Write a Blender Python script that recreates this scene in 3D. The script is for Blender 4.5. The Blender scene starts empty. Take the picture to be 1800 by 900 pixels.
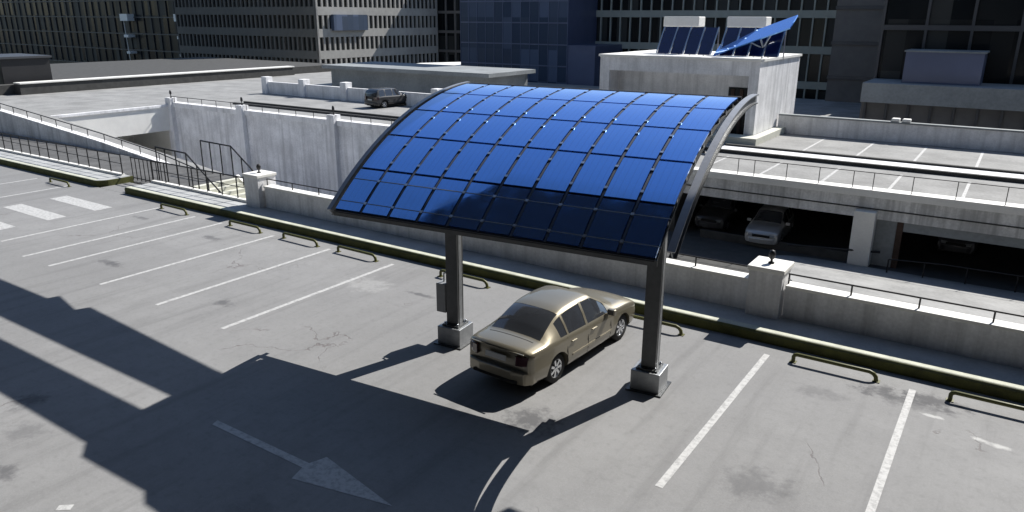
import bpy, bmesh, math, random
from mathutils import Vector, Matrix
import numpy as np
random.seed(4)
R = math.radians
scn = bpy.context.scene
col = scn.collection

# ------------------------------------------------------------------ helpers
def tag(o, label=None, cat=None, group=None, kind=None):
    if label: o['label'] = label
    if cat: o['category'] = cat
    if group: o['group'] = group
    if kind: o['kind'] = kind
    return o

def empty(name, loc=(0, 0, 0), rz=0.0, label=None, cat=None, group=None):
    o = bpy.data.objects.new(name, None)
    o.empty_display_size = 0.2
    col.objects.link(o)
    o.location = loc
    o.rotation_euler = (0, 0, rz)
    return tag(o, label, cat, group)

class MB:
    """collects polygons, builds ONE mesh object"""
    def __init__(s):
        s.v = []; s.f = []; s.sm = []
    def add(s, vs, fs, smooth=False):
        n = len(s.v)
        s.v += [tuple(p) for p in vs]
        s.f += [[i + n for i in f] for f in fs]
        s.sm += [smooth] * len(fs)
        return s
    def box(s, x0, x1, y0, y1, z0, z1):
        vs = [(x, y, z) for z in (z0, z1) for y in (y0, y1) for x in (x0, x1)]
        return s.add(vs, [(0, 2, 3, 1), (4, 5, 7, 6), (0, 1, 5, 4), (2, 6, 7, 3), (0, 4, 6, 2), (1, 3, 7, 5)])
    def obox(s, c, ax, ay, az):
        """oriented box, half-axes given as vectors"""
        c = Vector(c); ax = Vector(ax); ay = Vector(ay); az = Vector(az)
        vs = [c + ax * i + ay * j + az * k for k in (-1, 1) for j in (-1, 1) for i in (-1, 1)]
        return s.add(vs, [(0, 2, 3, 1), (4, 5, 7, 6), (0, 1, 5, 4), (2, 6, 7, 3), (0, 4, 6, 2), (1, 3, 7, 5)])
    def bar(s, a, b, w, h=None):
        a = Vector(a); b = Vector(b); d = b - a
        L = d.length / 2; d.normalize()
        up = Vector((0, 0, 1)) if abs(d.z) < .95 else Vector((0, 1, 0))
        sx = d.cross(up).normalized(); sz = sx.cross(d)
        h = h or w
        return s.obox((a + b) / 2, d * L, sx * (w / 2), sz * (h / 2))
    def tube(s, pts, r, n=8, caps=True):
        pts = [Vector(p) for p in pts]
        vs = []; fs = []
        up = None
        for i, p in enumerate(pts):
            if i == 0: d = pts[1] - p
            elif i == len(pts) - 1: d = p - pts[i - 1]
            else: d = (pts[i + 1] - p).normalized() + (p - pts[i - 1]).normalized()
            d.normalize()
            if up is None: up = Vector((0, 0, 1)) if abs(d.z) < .9 else Vector((1, 0, 0))
            a = d.cross(up).normalized(); b = a.cross(d).normalized()
            up = b
            rr = r[i] if isinstance(r, (list, tuple)) else r
            for k in range(n):
                t = 2 * math.pi * k / n
                vs.append(p + a * math.cos(t) * rr + b * math.sin(t) * rr)
        for i in range(len(pts) - 1):
            for k in range(n):
                fs.append((i * n + k, i * n + (k + 1) % n, (i + 1) * n + (k + 1) % n, (i + 1) * n + k))
        s.add(vs, fs, True)
        if caps:
            m = len(vs)
            s.add(vs[:n], [tuple(range(n))]); s.add(vs[m - n:], [tuple(range(n))])
        return s
    def prism(s, poly, z0, z1):
        n = len(poly)
        vs = [(x, y, z0) for x, y in poly] + [(x, y, z1) for x, y in poly]
        fs = [tuple(range(n))[::-1], tuple(range(n, 2 * n))] + [(i, (i + 1) % n, (i + 1) % n + n, i + n) for i in range(n)]
        return s.add(vs, fs)
    def extr(s, poly, axis, a, b):
        """polygon in the two other axes, extruded along axis 'x' or 'y' from a to b"""
        n = len(poly)
        if axis == 'x': vs = [(a, p, q) for p, q in poly] + [(b, p, q) for p, q in poly]
        else: vs = [(p, a, q) for p, q in poly] + [(p, b, q) for p, q in poly]
        fs = [tuple(range(n))[::-1], tuple(range(n, 2 * n))] + [(i, (i + 1) % n, (i + 1) % n + n, i + n) for i in range(n)]
        return s.add(vs, fs)
    def sheet(s, poly, z):
        return s.add([(x, y, z) for x, y in poly], [tuple(range(len(poly)))])
    def lathe(s, prof, c, axis='x', n=28):
        """profile list of (r, along)"""
        vs = []; fs = []
        for r, t in prof:
            for k in range(n):
                a = 2 * math.pi * k / n
                if axis == 'x': vs.append((c[0] + t, c[1] + r * math.cos(a), c[2] + r * math.sin(a)))
                else: vs.append((c[0] + r * math.cos(a), c[1] + r * math.sin(a), c[2] + t))
        for i in range(len(prof) - 1):
            for k in range(n):
                fs.append((i * n + k, i * n + (k + 1) % n, (i + 1) * n + (k + 1) % n, (i + 1) * n + k))
        return s.add(vs, fs, True)
    def build(s, name, mt, parent=None, bevel=0.0, seg=2):
        me = bpy.data.meshes.new(name)
        me.from_pydata(s.v, [], s.f)
        me.polygons.foreach_set('use_smooth', s.sm)
        bm = bmesh.new(); bm.from_mesh(me)
        bmesh.ops.recalc_face_normals(bm, faces=bm.faces)
        if bevel > 0:
            bmesh.ops.bevel(bm, geom=[e for e in bm.edges if len(e.link_faces) == 2 and e.calc_face_angle(0) > .6],
                            offset=bevel, segments=seg, affect='EDGES', profile=.5)
        bm.to_mesh(me); bm.free()
        me.materials.append(mt)
        o = bpy.data.objects.new(name, me)
        col.objects.link(o)
        if parent is not None: o.parent = parent
        return o

def kids(o): return [c for c in bpy.data.objects if c.parent == o]
def copy_tree(o, parent=None):
    c = o.copy(); col.objects.link(c); c.parent = parent
    for ch in kids(o): copy_tree(ch, c)
    return c

# ------------------------------------------------------------------ materials
class NT:
    def __init__(s, name):
        s.m = bpy.data.materials.new(name); s.m.use_nodes = True
        s.t = s.m.node_tree; s.n = s.t.nodes; s.l = s.t.links
        s.b = s.n['Principled BSDF']; s.out = s.n['Material Output']
        s.tc = s.n.new('ShaderNodeTexCoord')
        s.geo = s.n.new('ShaderNodeNewGeometry')
        s.pos = s.geo.outputs['Position']
    def node(s, t, **k):
        n = s.n.new(t)
        for a, b in k.items(): setattr(n, a, b)
        return n
    def link(s, a, b): s.l.new(a, b)
    def val(s, sock, v):
        if isinstance(v, bpy.types.NodeSocket): s.l.new(v, sock)
        else: sock.default_value = v
    def math(s, op, a, b=0.0, c=0.0, clamp=False):
        n = s.node('ShaderNodeMath', operation=op); n.use_clamp = clamp
        s.val(n.inputs[0], a); s.val(n.inputs[1], b)
        if len(n.inputs) > 2: s.val(n.inputs[2], c)
        return n.outputs[0]
    def noise(s, scale, detail=4, rough=.55, vec=None, dist=0.0):
        n = s.node('ShaderNodeTexNoise')
        s.link(vec or s.pos, n.inputs['Vector'])
        n.inputs['Scale'].default_value = scale; n.inputs['Detail'].default_value = detail
        n.inputs['Roughness'].default_value = rough; n.inputs['Distortion'].default_value = dist
        return n.outputs['Fac']
    def ramp(s, fac, p0, p1, v0=0.0, v1=1.0):
        n = s.node('ShaderNodeMapRange'); n.clamp = True; n.interpolation_type = 'SMOOTHSTEP'
        s.val(n.inputs['Value'], fac)
        for i, v in zip(('From Min', 'From Max', 'To Min', 'To Max'), (p0, p1, v0, v1)): n.inputs[i].default_value = v
        return n.outputs[0]
    def mix(s, fac, a, b, mode='MIX'):
        n = s.node('ShaderNodeMix', data_type='RGBA', blend_type=mode)
        s.val(n.inputs[0], fac)
        for i, v in ((6, a), (7, b)):
            if isinstance(v, bpy.types.NodeSocket): s.l.new(v, n.inputs[i])
            else: n.inputs[i].default_value = (*v, 1) if len(v) == 3 else v
        return n.outputs[2]
    def scaled(s, sx, sy, sz):
        n = s.node('ShaderNodeVectorMath', operation='MULTIPLY')
        s.link(s.pos, n.inputs[0]); n.inputs[1].default_value = (sx, sy, sz)
        return n.outputs[0]
    def bump(s, h, strength=.3, dist=.02):
        n = s.node('ShaderNodeBump'); n.inputs['Strength'].default_value = strength
        n.inputs['Distance'].default_value = dist
        s.link(h, n.inputs['Height']); s.link(n.outputs[0], s.b.inputs['Normal'])
    def set(s, **k):
        for a, v in k.items():
            a = a.replace('_', ' ')
            i = s.b.inputs[a]
            if isinstance(v, bpy.types.NodeSocket): s.l.new(v, i)
            elif isinstance(v, tuple) and len(v) == 3: i.default_value = (*v, 1)
            else: i.default_value = v
        return s

def rough_mat(name, c, rough=.85, var=.25, scale=1.5, bump=.25, metallic=0.0, streak=0.0):
    t = NT(name)
    n1 = t.noise(scale, 5, .6); n2 = t.noise(scale * 14, 3, .6)
    f = t.math('ADD', t.math('MULTIPLY', n1, .65), t.math('MULTIPLY', n2, .35))
    f = t.ramp(f, .3, .7)
    dk = tuple(x * (1 - var) for x in c); lt = tuple(min(1, x * (1 + var * .6)) for x in c)
    cc = t.mix(f, dk, lt)
    if streak > 0:
        sn = t.noise(1.0, 5, .65, vec=t.scaled(2.2, 2.2, .12))
        cc = t.mix(t.ramp(sn, .42, .72, 0, streak), cc, tuple(x * .45 for x in c))
    t.set(Base_Color=cc, Roughness=rough, Metallic=metallic)
    if bump: t.bump(n2, bump, .01)
    return t.m

def plain(name, c, rough=.5, metallic=0.0, coat=0.0, var=.08, scale=6.0):
    t = NT(name)
    n = t.noise(scale, 3, .6)
    t.set(Base_Color=t.mix(n, tuple(x * (1 - var) for x in c), tuple(min(1, x * (1 + var)) for x in c)),
          Roughness=t.ramp(t.noise(scale * 3, 3), .2, .8, max(.02, rough - .06), min(1, rough + .06)), Metallic=metallic)
    t.b.inputs['Coat Weight'].default_value = coat
    t.b.inputs['Coat Roughness'].default_value = .05
    return t.m

def lot_mat():
    t = NT('worn_lot_concrete')
    big = t.noise(.11, 4, .6); mid = t.noise(.9, 6, .65); fine = t.noise(28, 4, .7); grit = t.noise(110, 2, .5)
    base = t.mix(t.ramp(big, .35, .68), (.205, .205, .206), (.27, .27, .27))
    base = t.mix(t.ramp(mid, .3, .72, 0, .6), base, (.175, .175, .175))
    base = t.mix(t.ramp(fine, .25, .8, 0, .5), base, (.31, .31, .31))
    base = t.mix(t.ramp(t.noise(7, 5, .7), .5, .7, 0, .35), base, (.15, .15, .15))
    base = t.mix(t.ramp(grit, .52, .72, 0, .5), base, (.12, .12, .12))
    # long wear streaks along the bays and the aisle
    st = t.noise(1, 4, .6, vec=t.scaled(2.6, .16, 1))
    base = t.mix(t.ramp(st, .48, .75, 0, .38), base, (.13, .13, .13))
    # hairline cracks
    wv = t.node('ShaderNodeVectorMath', operation='ADD')
    nz = t.node('ShaderNodeTexNoise'); nz.inputs['Scale'].default_value = 1.1; nz.inputs['Detail'].default_value = 6
    t.link(t.pos, nz.inputs['Vector'])
    sc = t.node('ShaderNodeVectorMath', operation='SCALE'); sc.inputs['Scale'].default_value = 1.5
    t.link(nz.outputs['Color'], sc.inputs[0]); t.link(t.pos, wv.inputs[0]); t.link(sc.outputs[0], wv.inputs[1])
    vo = t.node('ShaderNodeTexVoronoi', feature='DISTANCE_TO_EDGE'); vo.inputs['Scale'].default_value = .27
    t.link(wv.outputs[0], vo.inputs['Vector'])
    crack = t.ramp(vo.outputs['Distance'], .0015, .006, 1, 0)
    crack = t.math('MULTIPLY', crack, t.ramp(t.noise(.33, 3), .54, .60))
    base = t.mix(t.math('MULTIPLY', crack, .5), base, (.09, .07, .07))
    # oil stains and scuffs that stay with the floor: x, y, rx, ry, strength, dark
    spots = [(-22.19, 11.12, .45, .2, .8, 1), (-26.53, 14.7, .5, .16, .6, 1), (-22.14, 14.54, .5, .18, .65, 1), (-16.53, 10.99, .32, .22, .75, 1),
             (-12.7, 14.4, .5, .1, .75, 1), (-6.62, 10.54, .55, .42, .85, 1), (-2.56, 10.88, .55, .5, .5, 1), (-2.41, 14.74, .5, .25, .4, 1),
             (-1.36, 15.5, .5, .3, .9, 1), (-.5, 15.6, .6, .33, .9, 1), (-.40, 14.98, .22, .07, .8, 0), (.38, 14.53, .12, .06, .8, 0), (.69, 14.44, .16, .08, .8, 0), (-.9, 15.35, .9, .3, .6, 1),
             (-15.13, 5.57, .3, .35, .7, 1), (-12.92, 4.17, .3, .2, .7, 1), (-35.1, 15.69, .5, .3, .6, 1), (-14.5, 14.2, .8, .5, .25, 0), (-14.0, 5.0, .4, .3, .4, 1),
             (-8.6, 5.8, .5, .4, .3, 1)]
    warp = t.noise(3.2, 5, .7)
    for x, y, rx, ry, st_, dk in spots:
        v = t.node('ShaderNodeVectorMath', operation='SUBTRACT'); t.link(t.pos, v.inputs[0]); v.inputs[1].default_value = (x, y, 0)
        v2 = t.node('ShaderNodeVectorMath', operation='MULTIPLY'); t.link(v.outputs[0], v2.inputs[0]); v2.inputs[1].default_value = (1 / rx, 1 / ry, 0)
        ln = t.node('ShaderNodeVectorMath', operation='LENGTH'); t.link(v2.outputs[0], ln.inputs[0])
        d = t.math('ADD', ln.outputs['Value'], t.math('MULTIPLY', t.math('SUBTRACT', warp, .5), 3.4))
        base = t.mix(t.ramp(d, .25, 1.25, st_, 0), base, (.085, .085, .09) if dk else (.5, .5, .49))
    t.set(Base_Color=base, Roughness=.82)
    t.b.inputs['Specular IOR Level'].default_value = .3
    h = t.math('SUBTRACT', t.math('ADD', t.math('MULTIPLY', fine, .6), t.math('MULTIPLY', grit, .4)), t.math('MULTIPLY', crack, 2.0))
    t.bump(h, .35, .012)
    return t.m

def paint_mat():
    t = NT('worn_white_paint')
    n = t.noise(9, 6, .7); n2 = t.noise(45, 3, .6)
    worn = t.math('MULTIPLY', t.ramp(n, .42, .66), .75)
    worn = t.math('ADD', worn, t.ramp(n2, .6, .8, 0, .4), clamp=True)
    t.set(Base_Color=t.mix(worn, (.48, .48, .475), (.26, .26, .26)), Roughness=.75)
    return t.m

def glass_panel_mat():
    """blue coated solar glass: tinted mirror coat with blue diffuse painted in to lift the reflected sky, fine contact lines, a little dust"""
    t = NT('blue_solar_glass')
    oi = t.node('ShaderNodeObjectInfo')
    sep = t.node('ShaderNodeSeparateXYZ'); t.link(t.tc.outputs['Object'], sep.inputs[0])
    fr = t.math('FRACT', t.math('MULTIPLY', sep.outputs['X'], 8.1))
    ln = t.ramp(t.math('ABSOLUTE', t.math('SUBTRACT', fr, .5)), .0, .12, .22, 0)
    dust = t.ramp(t.noise(2.3, 5, .65), .35, .75, 0, .14)
    var = t.math('MULTIPLY', oi.outputs['Random'], .22)
    base = t.mix(var, (.17, .47, 1.0), (.12, .40, .97))
    base = t.mix(ln, base, (.06, .16, .45))
    t.set(Base_Color=base, Metallic=1.0, Roughness=t.math('ADD', dust, .03))
    t.b.inputs['Coat Weight'].default_value = 1.0; t.b.inputs['Coat Roughness'].default_value = .03; t.b.inputs['Coat IOR'].default_value = 2.0
    t.bump(t.noise(.7, 2, .5), .05, .02)
    dif = t.node('ShaderNodeBsdfDiffuse')  # blue diffuse painted in to brighten the reflected sky
    t.link(t.mix(ln, t.mix(dust, (.05, .19, .9), (.22, .28, .5)), (.01, .05, .3)), dif.inputs['Color'])
    mx = t.node('ShaderNodeMixShader'); mx.inputs[0].default_value = .14
    t.link(t.b.outputs[0], mx.inputs[1]); t.link(dif.outputs[0], mx.inputs[2])
    t.link(mx.outputs[0], t.out.inputs['Surface'])
    return t.m

def window_mat(name, c, blind, rough=.3):
    t = NT(name)
    sn = t.node('ShaderNodeVectorMath', operation='SNAP'); t.link(t.pos, sn.inputs[0]); sn.inputs[1].default_value = (1.3, 1.3, 3.6)
    wn_ = t.node('ShaderNodeTexWhiteNoise'); t.link(sn.outputs[0], wn_.inputs['Vector'])
    t.b.inputs['Specular IOR Level'].default_value = .2
    t.set(Base_Color=t.mix(t.ramp(wn_.outputs['Value'], .55, 1.0, 0, 1), c, blind), Roughness=t.ramp(wn_.outputs['Value'], 0, 1, rough - .15, rough + .15))
    return t.m

def car_paint(name, c, metallic=.75, rough=.32):
    t = NT(name)
    n = t.noise(900, 1, .5)
    t.set(Base_Color=t.mix(n, tuple(x * .93 for x in c), tuple(min(1, x * 1.07) for x in c)), Metallic=metallic, Roughness=rough)
    t.b.inputs['Coat Weight'].default_value = .8; t.b.inputs['Coat Roughness'].default_value = .06
    return t.m

M = dict(
    lot=lot_mat(), paint=paint_mat(), panel=glass_panel_mat(),
    deckr=rough_mat('grey_deck_concrete', (.25, .25, .245), .85, .3, .5, .3),
    deck=rough_mat('pale_deck_concrete', (.27, .27, .265), .85, .3, .5, .3),
    landing=rough_mat('shaded_landing_concrete', (.1, .1, .1), .9, .4, 1.2, .3),  # shade on the landing put into a darker base colour
    slab=rough_mat('grey_slab_concrete', (.72, .72, .71), .9, .3, .7, .3, streak=.8),
    deckwall=rough_mat('stained_deck_wall', (.84, .84, .85), .9, .25, .7, .3, streak=.6),
    white=rough_mat('whitewashed_concrete', (.82, .82, .83), .8, .2, .9, .2, streak=.5),
    walk=rough_mat('pavement_concrete', (.40, .41, .41), .85, .2, 1.3, .25),
    kerb=rough_mat('olive_yellow_kerb_paint', (.075, .08, .016), .75, .5, 3, .3),
    kerbtop=rough_mat('pale_kerb_top', (.52, .53, .44), .8, .25, 2.5, .3),
    hoop=plain('olive_yellow_pipe_paint', (.09, .09, .018), .5, 0, 0, .4, 12),
    asph=rough_mat('dark_asphalt', (.06, .06, .058), .9, .3, 2, .3),
    ground=rough_mat('street_asphalt', (.07, .07, .068), .9, .3, .2, .2),
    galv=plain('galvanised_steel', (.3, .31, .32), .42, .6, 0, .3, 9),
    beam=plain('silver_beam_paint', (.3, .31, .33), .4, .4, 0, .15, 9),
    dsteel=plain('dark_steel', (.085, .088, .09), .45, .5, 0, .3, 8),
    alu=plain('brushed_aluminium', (.62, .64, .67), .3, 1.0, 0, .1, 20),
    frame=plain('grey_rail_metal', (.075, .085, .11), .5, .3, 0, .15, 20),
    black=plain('black_steel_paint', (.02, .02, .022), .5, .2, 0, .2, 8),
    boxgrey=plain('grey_box_paint', (.23, .24, .25), .55, 0, 0, .15, 8),
    rubber=plain('tyre_rubber', (.018, .018, .018), .85, 0, 0, .2, 20),
    rim=plain('silver_rim', (.75, .76, .78), .25, .9, 0, .05, 20),
    dark=plain('underbody_black', (.012, .012, .012), .9, 0, 0, .1, 5),
    cglass=plain('tinted_car_glass', (.05, .055, .065), .06, .3, 1.0, .05, 3),
    tail=plain('red_tail_lens', (.035, .004, .005), .2, 0, 1.0, .1, 9),
    lamp=plain('clear_headlamp', (.6, .62, .65), .1, .6, 1.0, .1, 9),
    plate=plain('number_plate_white', (.62, .62, .60), .5, 0, 0, .05, 9),
    gold=car_paint('champagne_paint', (.235, .21, .155), .6, .4),
    silver=car_paint('silver_paint', (.5, .5, .5), .5),
    blackcar=car_paint('black_car_paint', (.01, .01, .011), .1, .6),
    greycar=car_paint('dark_grey_car_paint', (.06, .06, .065), .4),
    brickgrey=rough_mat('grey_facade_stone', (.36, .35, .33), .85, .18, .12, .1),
    shadegrey=rough_mat('shade_toned_facade_stone', (.12, .115, .105), .85, .18, .12, .1),  # shaded front of the stone building, shade put into the colour
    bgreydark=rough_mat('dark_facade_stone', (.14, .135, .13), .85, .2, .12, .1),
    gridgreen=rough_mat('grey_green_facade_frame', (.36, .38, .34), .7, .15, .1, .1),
    slate=plain('slate_blue_cladding', (.10, .12, .20), .45, .1, .2, .25, .35),
    slatejoint=plain('pale_cladding_joint', (.13, .155, .24), .5, .1, 0, .1, 1),
    bglass=window_mat('dark_window_glass', (.008, .010, .012), (.05, .052, .05), .35),
    blglass=window_mat('dull_blue_window_glass', (.05, .07, .11), (.1, .13, .2), .3),
    blackwall=plain('black_facade_cladding', (.013, .013, .015), .5, 0, 0, .3, .3),
    blackledge=plain('dark_floor_ledge', (.055, .058, .065), .5, .1, 0, .2, .5),
    ledge=rough_mat('grey_podium_concrete', (.25, .27, .28), .8, .25, .4, .2),
    whiteled=rough_mat('white_wall_paint', (.8, .79, .75), .7, .08, 1, .1),
    pv=plain('deep_blue_pv_cells', (.012, .018, .085), .12, .1, 1.0, .3, 2),
    brown=rough_mat('rusty_brown_metal', (.06, .035, .025), .8, .4, 3, .2),
    paleplate=rough_mat('sunlit_plinth_concrete', (.6, .6, .52), .85, .1, 2, .2),
)

# ------------------------------------------------------------------ camera, from the vanishing points of the bays
W0, H0 = 1800., 900.
vx = (-1150., 20.); vy = (1830., 35.)
cx, cy = 900., 450.
F = math.sqrt(-((vx[0] - cx) * (vy[0] - cx) + (vx[1] - cy) * (vy[1] - cy)))
X = -Vector((vx[0] - cx, -(vx[1] - cy), -F)).normalized()
Y = Vector((vy[0] - cx, -(vy[1] - cy), -F)).normalized()
Z = X.cross(Y).normalized(); X = Y.cross(Z).normalized()
camd = bpy.data.cameras.new('camera'); cam = bpy.data.objects.new('camera', camd); col.objects.link(cam)
CH = 7.2
rot = Matrix((X, Y, Z))          # world = rot @ cam
cam.matrix_world = Matrix.Translation((0, 0, CH)) @ rot.to_4x4()
camd.sensor_width = 36; camd.lens = 36 * F / W0; camd.clip_end = 2000; camd.clip_start = .1
scn.camera = cam

# ------------------------------------------------------------------ light
AZ, EL = 74.0, 43.9
world = bpy.data.worlds.new('World'); scn.world = world; world.use_nodes = True
wn = world.node_tree.nodes; wl = world.node_tree.links
sky = wn.new('ShaderNodeTexSky'); sky.sky_type = 'NISHITA'; sky.sun_disc = False
sky.sun_elevation = R(EL); sky.sun_rotation = R(90 - AZ); sky.air_density = 1.0; sky.dust_density = .4; sky.ozone_density = 1.6
wl.new(sky.outputs[0], wn['Background'].inputs['Color'])
SKY = .092
wn['Background'].inputs['Strength'].default_value = SKY
sd = bpy.data.lights.new('sun', 'SUN'); sd.energy = 5.0; sd.angle = R(.1); sd.color = (1, .965, .91)
so = bpy.data.objects.new('sun', sd); col.objects.link(so)
sdir = Vector((math.cos(R(AZ)) * math.cos(R(EL)), math.sin(R(AZ)) * math.cos(R(EL)), math.sin(R(EL))))
so.rotation_euler = sdir.to_track_quat('Z', 'Y').to_euler(); so.location = (10, 40, 60)
scn.view_settings.view_transform = 'Standard'; scn.view_settings.look = 'None'
scn.view_settings.exposure = .55; scn.view_settings.gamma = 1
KX, KY = sdir.x / sdir.z, sdir.y / sdir.z

def struct(mb, name, mt, bevel=0):
    return tag(mb.build(name, mt, None, bevel), kind='structure')

# ------------------------------------------------------------------ ground, lot, paint
struct(MB().sheet([(-900, -700), (900, -700), (900, 1100), (-900, 1100)], -6.0), 'ground', M['ground'])
YK = 16.55
struct(MB().box(-75, 45, -40, YK, -.6, 0), 'parking_lot', M['lot'])
struct(MB().box(-32.9, -30.9, YK, 17.9, -.6, .004), 'pavement_gap', M['lot'])
def line(x0, y0, x1, y1, w, name='parking_line'):
    d = Vector((x1 - x0, y1 - y0)).normalized(); n = Vector((-d.y, d.x)) * w / 2
    struct(MB().sheet([(x0 + n.x, y0 + n.y), (x0 - n.x, y0 - n.y), (x1 - n.x, y1 - n.y), (x1 + n.x, y1 + n.y)], .004), name, M['paint'])
for x in (-37.2, -34.4, -27.45, -25.1, -23.47, -20.6, -17.85, -15.1, -3.8, -.86, 1.95, 4.8):
    line(x, 9.92 if x > -27 else 10.3, x, 15.95, .13)
for y in (9.45, 11.1, 12.85, 14.6):
    struct(MB().sheet([(-32.5, y - .34), (-29.0, y - .34), (-29.0, y + .34), (-32.5, y + .34)], .004), 'crossing_stripe', M['paint'])
struct(MB().sheet([(-11.45, 7.2), (-11.4, 7.05), (-8.95, 7.05), (-8.85, 6.74), (-7.0, 7.13), (-8.85, 7.5), (-8.95, 7.2)], .004), 'painted_arrow', M['paint'])
line(-11.2, 4.2, -11.03, 4.34, .13)

# kerb and pavement
def kerb_run(x0, x1):
    struct(MB().extr([(YK, -.6), (YK, .21), (YK + .04, .25), (YK + .06, .255), (YK + .06, -.6)], 'x', x0, x1), 'kerb', M['kerb'])
    struct(MB().extr([(YK + .063, -.6), (YK + .063, .26), (YK + .09, .27), (YK + .28, .27), (YK + .28, -.6)], 'x', x0, x1), 'kerb_top', M['kerbtop'])
    struct(MB().box(x0, x1, YK + .283, 18.1, -.6, .26), 'pavement', M['walk'])
kerb_run(-30.9, 45); kerb_run(-75, -33.4)
# rounded kerb end left of the gap
pts = [(-33.4, YK)] + [(-33.4 + .5 * math.sin(a), YK + .5 - .5 * math.cos(a)) for a in [i * math.pi / 16 for i in range(1, 9)]] + [(-32.9, 18.1), (-33.4, 18.1)]
struct(MB().prism(pts, -.6, .257), 'kerb', M['kerb'])

struct(MB().prism([(x - .06 if i > 2 else x, y + .05) for i, (x, y) in enumerate(pts[:-2])] + [(-32.96, 18.05), (-33.4, 18.05)], .2, .268), 'kerb_top', M['walk'])

# ------------------------------------------------------------------ parapet wall, coping, rails, pillars
def parapet(x0, x1, label):
    t = empty('parapet_wall', ((x0 + x1) / 2, 17.88, .2), 0, label, 'parapet wall', 'white parapet walls along the pavement')
    ox = (x0 + x1) / 2
    L = (x1 - x0) / 2
    MB().box(-L, L, -.16, .16, -.9, .82).build('wall', M['white'], t)
    MB().box(-L, L, -.2, .2, .823, .9).build('coping', M['whiteled'], t, .012)
    rail = MB().tube([(-L, 0, 1.14), (L, 0, 1.14)], .022, 8).build('handrail', M['black'], t)
    n = max(1, round(2 * L / 1.42))
    for i in range(n + 1):
        x = -L + .03 + (2 * L - .06) * i / n
        MB().tube([(x, -.02, .9), (x, -.02, 1.14)], .022, 6).build('rail_post', M['black'], t)
parapet(-23.2, -4.86, 'white parapet wall with low black handrail running behind the carport')
parapet(-3.98, 20, 'white parapet wall with low black handrail right of the pillar')
def pillar(x, label, top=1.52):
    t = empty('parapet_pillar', (x, 17.9, .2), 0, label, 'pillar', 'white pillars in the parapet')
    MB().box(-.4, .4, -.42, .42, -.3, top - .32).build('shaft', M['white'], t, .015)
    MB().box(-.44, .44, -.46, .46, top - .317, top - .2).build('cap', M['whiteled'], t, .02)
    l = MB().lathe([(0, 0), (.075, 0), (.075, .03), (.03, .05), (.03, .1), (.07, .14), (.085, .24), (.06, .32), (0, .34)], (0, 0, top - .2), 'z', 14).build('post_light', M['black'], t)
    return t
pillar(-4.42, 'white concrete pillar with a dark post light, right of the carport')
pillar(-23.65, 'white concrete pillar with a dark post light, between the stair railing and the parapet')

# ------------------------------------------------------------------ pipe hoop wheel stops
def wheel_stop():
    t = empty('wheel_stop', (0, 0, 0))
    r = .043; h = .19; L = .84
    pts = [(-L, 0, 0), (-L, 0, h - .06), (-L + .02, 0, h - .02), (-L + .07, 0, h)]
    pts += [(L - .15, 0, h), (L - .07, 0, h - .03), (L - .02, 0, h - .09), (L, 0, 0)]
    MB().tube(pts, r, 10).build('pipe', M['hoop'], t)
    for x in (-L, L): MB().box(x - .07, x + .07, -.07, .07, .004, .016).build('foot_plate', M['hoop'], t)
    return t
ws = [(-35.0, 'near the zebra crossing at the far left'), (-26.4, 'first right of the zebra crossing'),
      (-22.08, 'second from the zebra crossing'), (-19.23, 'third to the right of the zebra crossing'),
      (-16.57, 'last one before the left carport post'), (-12.36, 'partly hidden behind the left carport post'),
      (-6.65, 'in front of the champagne car, behind the right carport post'), (-2.38, 'in the empty bay right of the carport'), (.65, 'cut by the right edge of the picture')]
pw = wheel_stop()
for i, (x, lb) in enumerate(ws):
    o = pw if i == 0 else copy_tree(pw)
    o.location = (x, 15.88 + (.03 if i % 2 else 0), 0); o.rotation_euler = (0, 0, R(random.uniform(-1.2, 1.2)))
    tag(o, 'olive yellow pipe wheel stop ' + lb, 'wheel stop', 'pipe hoop wheel stops at the head of the bays')

# ------------------------------------------------------------------ solar carport
TH = .099; OX, OY = -7.69, 12.8
U0, CW, VT, ZT, RAD, A0, A1 = -.207, 3.353, 2.899, 5.637, 8.225, .725, .055
cp = empty('solar_carport', (OX, OY, 0), TH, 'solar carport with arched blue glass panel roof on two dark steel posts', 'solar carport')
def AP(a, off=0.0):      # point (v, z) on the arc, off = outward
    return (VT - (RAD + off) * math.sin(a), ZT - RAD + (RAD + off) * math.cos(a))
NR, NC = 5, 10
def arc_slab(u0, u1, a0, a1, o0, o1, n=5, smooth=True):
    mb = MB()
    A = [a0 + (a1 - a0) * i / n for i in range(n + 1)]
    top = []; bot = []
    for a in A:
        v, z = AP(a, o1); top += [(u0, v, z), (u1, v, z)]
        v, z = AP(a, o0); bot += [(u0, v, z), (u1, v, z)]
    q = [(2 * i, 2 * i + 1, 2 * i + 3, 2 * i + 2) for i in range(n)]
    mb.add(top, q, smooth); mb.add(bot, q, smooth)
    for k in (0, 1):
        vs = []
        for i in range(n + 1): vs += [top[2 * i + k], bot[2 * i + k]]
        mb.add(vs, q)
    for i in (0, n): mb.add([top[2 * i], top[2 * i + 1], bot[2 * i + 1], bot[2 * i]], [(0, 1, 2, 3)])
    return mb
ul, ur = U0 - CW + .09, U0 + CW - .04
pitch = (ur - ul) / NC; da = (A0 - A1) / NR
for r_ in range(NR):
    for c_ in range(NC):
        a_hi = A1 + da * r_ + .0035; a_lo = A1 + da * (r_ + 1) - .0035
        arc_slab(ul + c_ * pitch + .036, ul + (c_ + 1) * pitch - .036, a_lo, a_hi, 0, .028).build('glass_panel', M['panel'], cp)
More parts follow.
